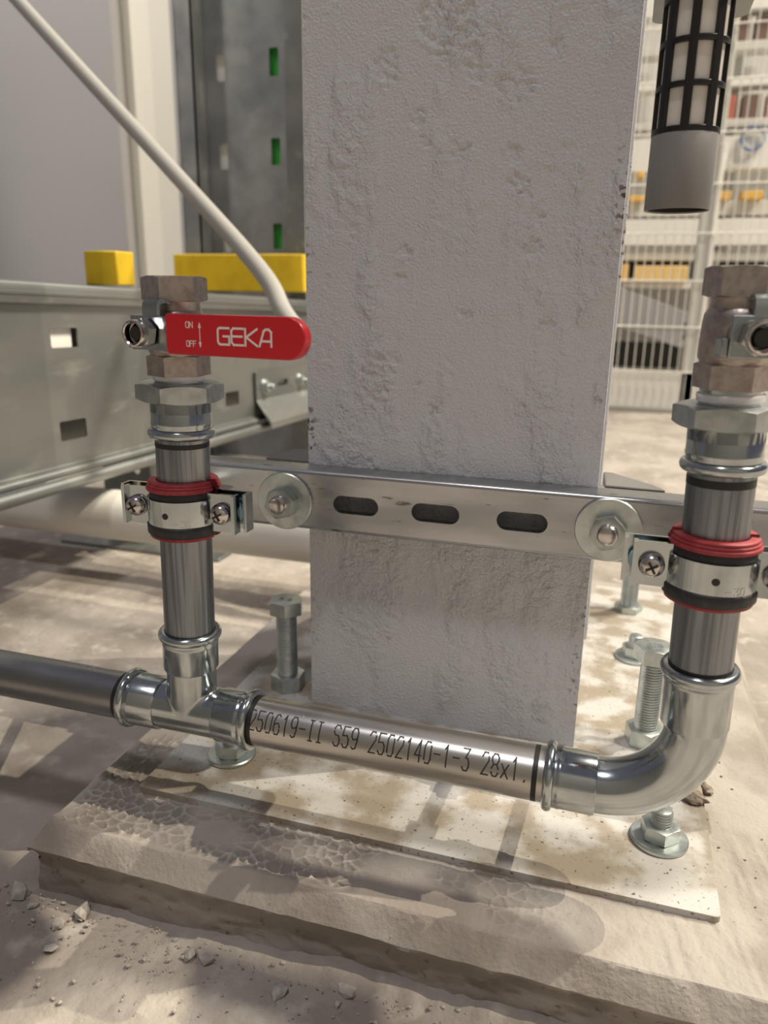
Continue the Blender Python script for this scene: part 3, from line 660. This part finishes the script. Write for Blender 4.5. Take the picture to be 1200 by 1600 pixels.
ribbons(text_strokes('8.8', -5, -2.4, 2.6, 4.2, 3.5), lambda a, b, h: Vector((a, b, 74.0+h)), .6, .25).build('head_mark', M['zinc_bolt'], lb, flat=True)
dup(lb, (240.5, 23, 0), .15, 'long hex head bolt standing upright behind the press elbow')
dup(lb, (230, 262, -6), .5, 'long hex head bolt at the back of the plate below the right clamp')
lb.location = Vector((-26.5, 15, 0))*S

# ------------------------------------------------------------------ silencer / filter hanging top right
fx, fy, fz = 218.3, -77.0, 337.6
sil = empty('air_silencer', (fx, fy, fz), 'cylindrical air silencer with black cage over white filter and grey cup hanging top right', 'silencer')
RS = 14.5
MB().lathe([(RS-.9, .5), (RS-.6, 0), (RS-.2, .05), (RS, .5), (RS, 31.2), (RS-.4, 31.8), (RS-.9, 31.8)], (fx, fy, fz), (0, 0, 1), 72, closed=True).build('grey_cup', M['cup'], sil)
MB().lathe([(RS-.95, .7), (RS-.95, 31), (.01, 31)], (fx, fy, fz), (0, 0, 1), 48).build('cup_lining', M['dark_hole'], sil)
cg = MB(); hb = [31.4, 34.0, 49.2, 51.6, 66.4, 68.8, 83.4, 90.5]
for a, b in ((0, 1), (2, 3), (4, 5), (6, 7)): cg.lathe([(RS-2.0, hb[a]), (RS, hb[a]), (RS, hb[b]), (RS-2.0, hb[b])], (fx, fy, fz), (0, 0, 1), 80, closed=True)
for k in range(8):
    t = math.radians(-95.6+45*k); w = math.radians(7.6)
    cg.lathe([(RS-2.0, hb[0]), (RS+.15, hb[0]), (RS+.15, hb[7]), (RS-2.0, hb[7])], (fx, fy, fz), (0, 0, 1), 6, closed=True, a0=t-w, a1=t+w)
cg.build('black_cage', M['cage'], sil, ang=40, bevel=.35)
MB().lathe([(0.01, 31), (RS-1.9, 31), (RS-1.9, 88), (0.01, 88)], (fx, fy, fz), (0, 0, 1), 56).build('white_filter', M['filter'], sil)
MB().lathe([(0.01, 90.5), (13.6, 90.5), (15.2, 91.5), (15.2, 97), (12, 99), (13, 104), (0.01, 104)], (fx, fy, fz), (0, 0, 1), 48).build('threaded_collar', M['fitting_grey'], sil)
MB().lathe([(0.01, 100), (10, 100), (10, 260), (0.01, 260)], (fx, fy, fz), (0, 0, 1), 32).build('hanging_pipe', M['galv_dull'], sil)
for t in (2.3, 3.6, 5.3, .4):
    d = Vector((math.cos(t), math.sin(t), 0))
    MB().tube([Vector((fx, fy, fz+93))+d*14.5, Vector((fx, fy, fz+92.4))+d*16.8, Vector((fx, fy, fz+93.4))+d*18], .45, 8).build('wire_end', M['steel_nut'], sil)
br = empty('bracket_plate', (fx+8, -30, 441), 'grey steel bracket plate above the hanging silencer', 'bracket')
curve_plate(rrect(199, -95, 246, 10, 7), [], 3, lambda a, b, c: Vector((a, b, 441.5+c))).build('plate', M['galv_dull'], br)
MB().box((204, -3.2, 443), (243, -.2, 520)).build('upturned_flange', M['galv_dull'], br, bevel=.5)

# ------------------------------------------------------------------ galvanised side beam on the left
BX = -385.0; SL = -.030
def bz(z, y): return z+SL*(y-120)
beam = empty('side_beam', (BX, 480, 200), 'long galvanised side beam with rectangular slots running back on the left', 'beam')
def along(poly, y0=-260, y1=1180):        # poly in (x, z at y=120), extruded along the beam slope
    return MB().prism(poly, (0, y0, SL*(y0-120)), (1, 0, 0), (0, 0, 1), (0, y1-y0, SL*(y1-y0)))
hol = []
for k in range(-2, 6):
    yk = 234+k*187
    hol += [rrect(yk-22, 240-SL*0+SL*(yk-120)*0, yk+22, 261, 2.5), rrect(yk-22, 138, yk+22, 160, 2.5)]
curve_plate([(-260, 112), (1180, 112), (1180, 290), (-260, 290)], hol, 2.2, lambda a, b, c: Vector((BX-1.1+c, a, bz(b, a)))).build('web_plate', M['galv_dull'], beam)
along([(BX-2, 287), (BX+2, 284.5), (BX+7, 286), (BX+8.5, 290), (BX+8.5, 303), (BX+7, 306.5), (BX-62, 311), (BX-62, 308), (BX+4, 303), (BX+4, 291), (BX-2, 290)]).build('top_lip', M['galv_dull'], beam, bevel=.8)
along([(BX+8.4, 294), (BX+9.6, 294.6), (BX+9.6, 297.4), (BX+8.4, 298)]).build('lip_groove', M['galv_dull'], beam)
along([(BX-3, 114), (BX+3, 111), (BX+3, 108), (BX-30, 108), (BX-30, 111), (BX-3, 111)]).build('bottom_flange', M['galv_dull'], beam)
cyl_y = lambda x, z, r: MB().tube([(x, y, bz(z, y)) for y in (-260, 460, 1180)], r, 24)
cyl_y(BX+4, 104.5, 4.6).build('edge_tube', M['galv_dull'], beam); cyl_y(BX+8, 92, 7.4).build('edge_tube', M['galv_dull'], beam)
MB().obox((BX-60, 460, 200-10.2), (1, 0, 0), (0, 720, SL*720), (0, 0, 92)).build('rear_web', M['off_white'], beam)
MB().box((BX-9, 205, 236), (BX-6, 252, 268)).build('lit_slot_tab', M['white_paint'], beam)  # white tab added so that this slot looks lit inside
bk = empty('splice_bracket', (BX+6, 830, 145), 'galvanised splice bracket with two bolts on the far end of the side beam', 'bracket')
z0 = bz(0, 800)
Mb = lambda a, b, c: Vector((BX+3.2+c, a, b+bz(0, a)))
curve_plate(rrect(684, 138, 1170, 188, 6), [stadium(790, 162, 46, 11), stadium(1010, 162, 46, 11)], 3, Mb).build('bolted_leaf', M['galv_dull'], bk)
sk = MB().prism([(BX+1.7, 139), (BX+4.9, 139), (BX+31, 103), (BX+31, 92), (BX+27.5, 92), (BX+27.5, 101)], (0, 684, SL*564), (1, 0, 0), (0, 0, 1), (0, 486, SL*486)).build('skirt', M['galv_dull'], bk, bevel=.6)
for yb in (716, 866):
    zz = 160+bz(0, yb)
    bo = MB().hexa((BX+6.8, yb, zz), (1, 0, 0), 17, 7, 4.2, rot=.3).build('bracket_nut', M['zinc_bolt'], bk, ang=28)
    MB().cyl((BX+4, yb, zz), (BX+22, yb, zz), 4.6, 20, .5).build('bolt_end', M['zinc_bolt'], bo)
    MB().cyl((BX+4.7, yb, zz), (BX+6.9, yb, zz), 13, 32, .3).build('washer', M['zinc_bolt'], bo)
blk = MB().prism([(-441, 350), (-412, 344), (-394, 350), (-393, 384), (-440, 388)], (0, 0, 303.5), (1, 0, 0), (0, 1, 0), (0, 0, 40)).build('yellow_stop', M['yellow'], org=(-418, 365, 303), bevel=2, bseg=3)
setp(blk, 'small yellow plastic stop block sitting on top of the side beam', 'stop block')

# foot post of the beam, on the floor behind the white pipe
fp = empty('support_post', (-440, 410, FZ), 'galvanised square post on a flat floor plate under the side beam', 'post')
MB().box((-535, 366, FZ), (-285, 440, FZ+5)).build('foot_plate', M['galv_dull'], fp, bevel=.8)
curve_plate(rrect(-478, FZ+5, -402, 105, 3), [stadium(-455, 60, 12, 12), stadium(-424, 60, 12, 12), stadium(-440, 0, 12, 12), stadium(-440, -22, 10, 10)], 3, lambda a, b, c: Vector((a, 400+c, b))).build('post_face', M['galv_dull'], fp)
MB().box((-478, 401, FZ+5), (-475, 436, 105)).build('post_side', M['galv_dull'], fp); MB().box((-405, 401, FZ+5), (-402, 436, 105)).build('post_side', M['galv_dull'], fp)

wp = MB().tube([(-900, 294, 29), (118, 294, 29)], 31, 48).build('white_pipe', M['white_pipe'], org=(-300, 294, 29))
setp(wp, 'thick white plastic pipe lying low behind the left riser', 'pipe')
kp_ = MB().box((-900, 1022, FZ), (-300, 1032, 118)).build('kick_board', M['kick'], org=(-600, 1006, FZ), bevel=1)
setp(kp_, 'dark grey sheet metal board on the floor below the side beam', 'panel')
# pale conduit crossing in front of the rack
def bez(pts, n=10):
    out = []; P = [Vector(p) for p in pts]
    for i in range(len(P)-1):
        a, b, c, d = P[max(i-1, 0)], P[i], P[i+1], P[min(i+2, len(P)-1)]
        for k in range(n):
            t = k/n; out.append(.5*((2*b)+(c-a)*t+(2*a-5*b+4*c-d)*t*t+(3*b-a-3*c+d)*t**3))
    return out+[P[-1]]
cd = MB().tube(bez([(-1010, 790, 930), (-755, 652, 731), (-402, 477, 463), (-217, 372, 326), (-164, 329, 274), (-112, 300, 230), (-62, 268, 170), (-22, 240, 85), (-4, 228, 20), (-2, 226, -3)]), 10.4, 24).build('grey_conduit', M['pvc'], org=(-300, 420, 390))
setp(cd, 'pale grey round conduit slanting down from top left to behind the red lever', 'conduit')

# ------------------------------------------------------------------ rack upright behind
ru = empty('rack_upright', (-540, 1000, FZ), 'dull galvanised rack upright with two rows of slots behind the side beam', 'upright')
hol = []
for k in range(-4, 6):
    hol += [rrect(-604, 688+k*157-.0, -583, 736+k*157, 3), rrect(-489, 691+k*155, -470, 739+k*155, 3)]
curve_plate([(-626, FZ), (-440, FZ), (-440, 1500), (-626, 1500)], hol, 3, lambda a, b, c: Vector((a, 1000+c, b))).build('slotted_face', M['upright'], ru)
mb = MB().box((-629, 955, FZ), (-626, 1001, 1500)); mb.box((-662, 955, FZ), (-626, 958, 1500)); mb.box((-664, 955, FZ), (-661, 975, 1500)); mb.build('left_flange', M['upright'], ru)
mb = MB().box((-440, 960, FZ), (-437, 1001, 1500)); mb.box((-437, 960, FZ), (-404, 963, 1500)); mb.build('right_flange', M['galv_dull'], ru)
MB().box((-500, 1006, FZ), (-458, 1012, 1500)).build('green_strip', M['green'], ru)
MB().box((-616, 1010, FZ), (-572, 1016, 1500)).build('white_strip', M['white_paint'], ru)
yg = MB().prism([(-678, 1000), (-678, 930), (-640, 925), (-420, 925), (-398, 932), (-396, 956), (-410, 940), (-640, 938), (-668, 944), (-668, 1000)], (0, 0, 298), (1, 0, 0), (0, 1, 0), (0, 0, 70)).build('yellow_guard', M['yellow'], org=(-540, 930, 330), bevel=2)
setp(yg, 'broad yellow plastic guard wrapped round the rack upright', 'guard')

# ------------------------------------------------------------------ mesh fence and machinery on the right
fence = empty('mesh_fence', (420, 2050, FZ), 'white welded wire mesh fence behind the column on the right', 'fence')
mv = MB(); mh = MB()
for x in np.arange(-120, 1300, 25.6): mv.cyl((x, 2050, -36), (x, 2050, 1500), 1.7, 6)
mv.build('vertical_wires', M['fence_wire'], fence)['kind'] = 'stuff'
for k in range(12): MB().cyl((-120, 2046, 78+k*134), (1300, 2046, 78+k*134), 2.5, 8).build('horizontal_wire', M['fence_wire'], fence)
MB().box((-120, 2056, -40), (1300, 2062, 76)).build('kick_plate', M['white_paint'], fence)
MB().box((-120, 2020, FZ), (1300, 2066, -33)).build('floor_rail', M['mid_grey'], fence)
MB().box((380, 2056, FZ), (418, 2096, 1500)).build('fence_post', M['post'], fence, bevel=3)
MB().box((412, 2052, 180), (428, 2064, 720)).build('gate_frame', M['white_paint'], fence, bevel=2)
def bgbox(name, lo, hi, m, label, cat, group=None, bev=3):
    return setp(MB().box(lo, hi).build(name, M[m], org=((lo[0]+hi[0])/2, (lo[1]+hi[1])/2, lo[2]), bevel=bev), label, cat, group)
Yb = 2700
mach = empty('conveyor_machine', (450, Yb, FZ), 'white and grey conveyor machine standing behind the mesh fence', 'machine')
for z0_, z1_, m, d in ((484, 575, 'white_paint', 0), (432, 466, 'off_white', 20), (590, 640, 'off_white', 30), (330, 352, 'white_paint', 10), (740, 850, 'white_paint', 0), (880, 905, 'off_white', 0), (1010, 1040, 'white_paint', 10), (1120, 1150, 'off_white', 10), (1240, 1300, 'white_paint', 0)):
    MB().box((60, Yb+d, z0_), (1500, Yb+d+80, z1_)).build('rail', M[m], mach, bevel=3)
for xp in (90, 470, 830, 1200): MB().box((xp, Yb+112, FZ), (xp+46, Yb+150, 1500)).build('stanchion', M['white_paint'] if xp != 470 else M['post'], mach, bevel=3)
MB().box((60, Yb+160, 372), (1500, Yb+190, 474)).build('dark_drive', M['dark_void'], mach)
MB().box((60, Yb+200, 18), (430, Yb+220, 120)).build('gap_shade', M['dark_void'], mach)  # dark sheet standing in for the shade in the gap under the machine
MB().box((60, Yb+420, FZ), (1500, Yb+440, 1600)).build('back_sheet', M['off_white'], mach)
MB().prism([(100, 350), (170, 330), (450, 235), (460, 120), (400, 118), (172, 190), (100, 215)], (0, Yb-60, 0), (1, 0, 0), (0, 0, 1), (0, 70, 0)).build('sloping_chute', M['grey_panel'], mach, bevel=2)
for zz in (160, 200): MB().cyl((420, Yb-64, zz), (420, Yb-58, zz), 9, 16).build('chute_bolt', M['dark_void'], mach)
MB().box((420, Yb-20, FZ), (475, Yb+10, 118)).build('white_foot', M['white_paint'], mach, bevel=2)
bgbox('orange_box', (163, Yb-30, 352), (193, Yb+60, 416), 'orange', 'narrow orange upright block behind the fence beside the column', 'box')
bgbox('storage_box', (214, Yb-20, 352), (404, Yb+70, 412), 'pale_orange', 'long pale orange box behind the fence under the dark row', 'box')
bgbox('storage_box', (470, Yb-10, 640), (520, Yb+60, 668), 'orange', 'small yellow box on the upper rail right of the silencer', 'box')
bgbox('storage_box', (555, Yb-10, 640), (625, Yb+60, 668), 'orange', 'second small yellow box on the upper rail near the right edge', 'box')
bgbox('storage_box', (190, Yb-10, 850-130), (214, Yb+60, 740), 'orange', 'tiny orange block on the rail seen between column and grey cup', 'box')
bgbox('storage_box', (165, Yb-10, 640), (230, Yb+60, 660), 'orange', 'flat orange box low beside the grey cup behind the fence', 'box')
for i, (xa, m, lab) in enumerate(((440, 'brown_box', 'dark brown crate on the high shelf right of the silencer cage'), (530, 'brown_box', 'second dark brown crate on the high shelf right of the cage'), (620, 'brown_box', 'third dark brown crate on the high shelf at the right edge'))):
    bgbox('storage_crate', (xa, Yb+20, 1150), (xa+75, Yb+90, 1225), m, lab, 'crate', 'crates on the high shelf')
for i, (xa, m, lab) in enumerate(((440, 'red_box', 'dull red box on the middle shelf right of the silencer'), (520, 'brown_box', 'brown box beside the dull red box on the middle shelf'), (600, 'red_box', 'second dull red box at the right end of the middle shelf'))):
    bgbox('storage_crate', (xa, Yb+20, 905), (xa+60, Yb+90, 985), m, lab, 'crate', 'boxes on the middle shelf')
bl = MB().lathe([(34, -8), (40, -8), (40, 8), (34, 8)], (565, Yb-16, 835), (0, 1, 0), 32, closed=True).build('blue_hose', M['blue_box'], org=(565, Yb, 800)); setp(bl, 'ring of blue hose hanging on the rail behind the fence', 'hose')

# ------------------------------------------------------------------ rubble and dirt
def stone(name, x, y, z, r, sc, label, cat, m='stone', seed=1, jit=.45, sub=1):
    o = MB().ico((x, y, z+r*sc[2]*.6), r, sc, jit, sub, seed*1.3, seed).build(name, M[m], org=(x, y, z), flat=True)
    return setp(o, label, cat)
fz0 = FZ
for i, (x, y, r, sc, lab) in enumerate((
    (-112, -185, 6.5, (1, .8, .75), 'rounded grey stone against the left corner of the plinth'),
    (-98, -190, 4.2, (1, .7, .5), 'small flat chip beside the rounded stone at plinth corner'),
    (-67, -186, 6.5, (1.1, .7, .6), 'pale angular concrete chip close to the plinth front left'),
    (-74, -197, 5.5, (.8, .9, .5), 'brownish flat chip left of the pale angular chip'),
    (8, -194, 5.0, (.9, .8, .6), 'grey rubble chip touching a whiter chip in the front sand'),
    (17, -192, 5.5, (1.2, .7, .5), 'whiter angular chip in front of the plinth middle'),
    (63, -199, 6.0, (1, .8, .5), 'low tan lump lying in the front sand'),
    (96, -187, 7.5, (1, .9, .5), 'large pale flat chip near the plinth foot at the right'),
    (-66, -213, 4.5, (1, .7, .5), 'tan chip alone in the sand at lower left'),
    (94, -196, 2.6, (1, .8, .8), 'tiny dark pebble below the large pale chip'))):
    stone('rubble_stone', x, y, fz0, r, sc, lab, 'stone', seed=i+2)
stone('dirt_clump', 266, -32, -1.5, 10, (1.35, .5, .45), 'long dark brown dirt clump on the plate right of the elbow', 'dirt clump', 'clump', 31, .5, 3)
stone('dirt_clump', 277, -17, -3, 6.5, (1.1, .6, .5), 'smaller dark dirt clump beyond the plate corner at right', 'dirt clump', 'clump', 33, .5, 3)
mb = MB()
for i in range(420):
    x = rng.uniform(-130, 230); y = -180-abs(rng.normal(0, 22))-2
    mb.ico((x, y, FZ+1.2+max(0, (x+20)/120)*2*(y > -195)), rng.uniform(.35, 1.0)+(.9 if i % 11 == 0 else 0), (1, .8, .7), .5, 1, 0, i)
g = mb.build('gravel', M['stone'], org=(50, -195, FZ), flat=True); setp(g, 'fine loose grit scattered on the floor along the plinth', 'grit', kind='stuff')
mb = MB()
for i in range(260):
    x, y = rng.uniform(-60, 315), rng.uniform(-128, 200)
    if 0 < x < 194 and -4 < y: continue
    mb.ico((x, y, .1 if x < 272 else -3.4), rng.uniform(.3, 1.0), (1.2, .8, .6), .5, 1, 0, i+500)
g = mb.build('dirt_crumbs', M['clump'], org=(100, 0, 0), flat=True); setp(g, 'brown dirt crumbs scattered over the base plate', 'dirt', kind='stuff')
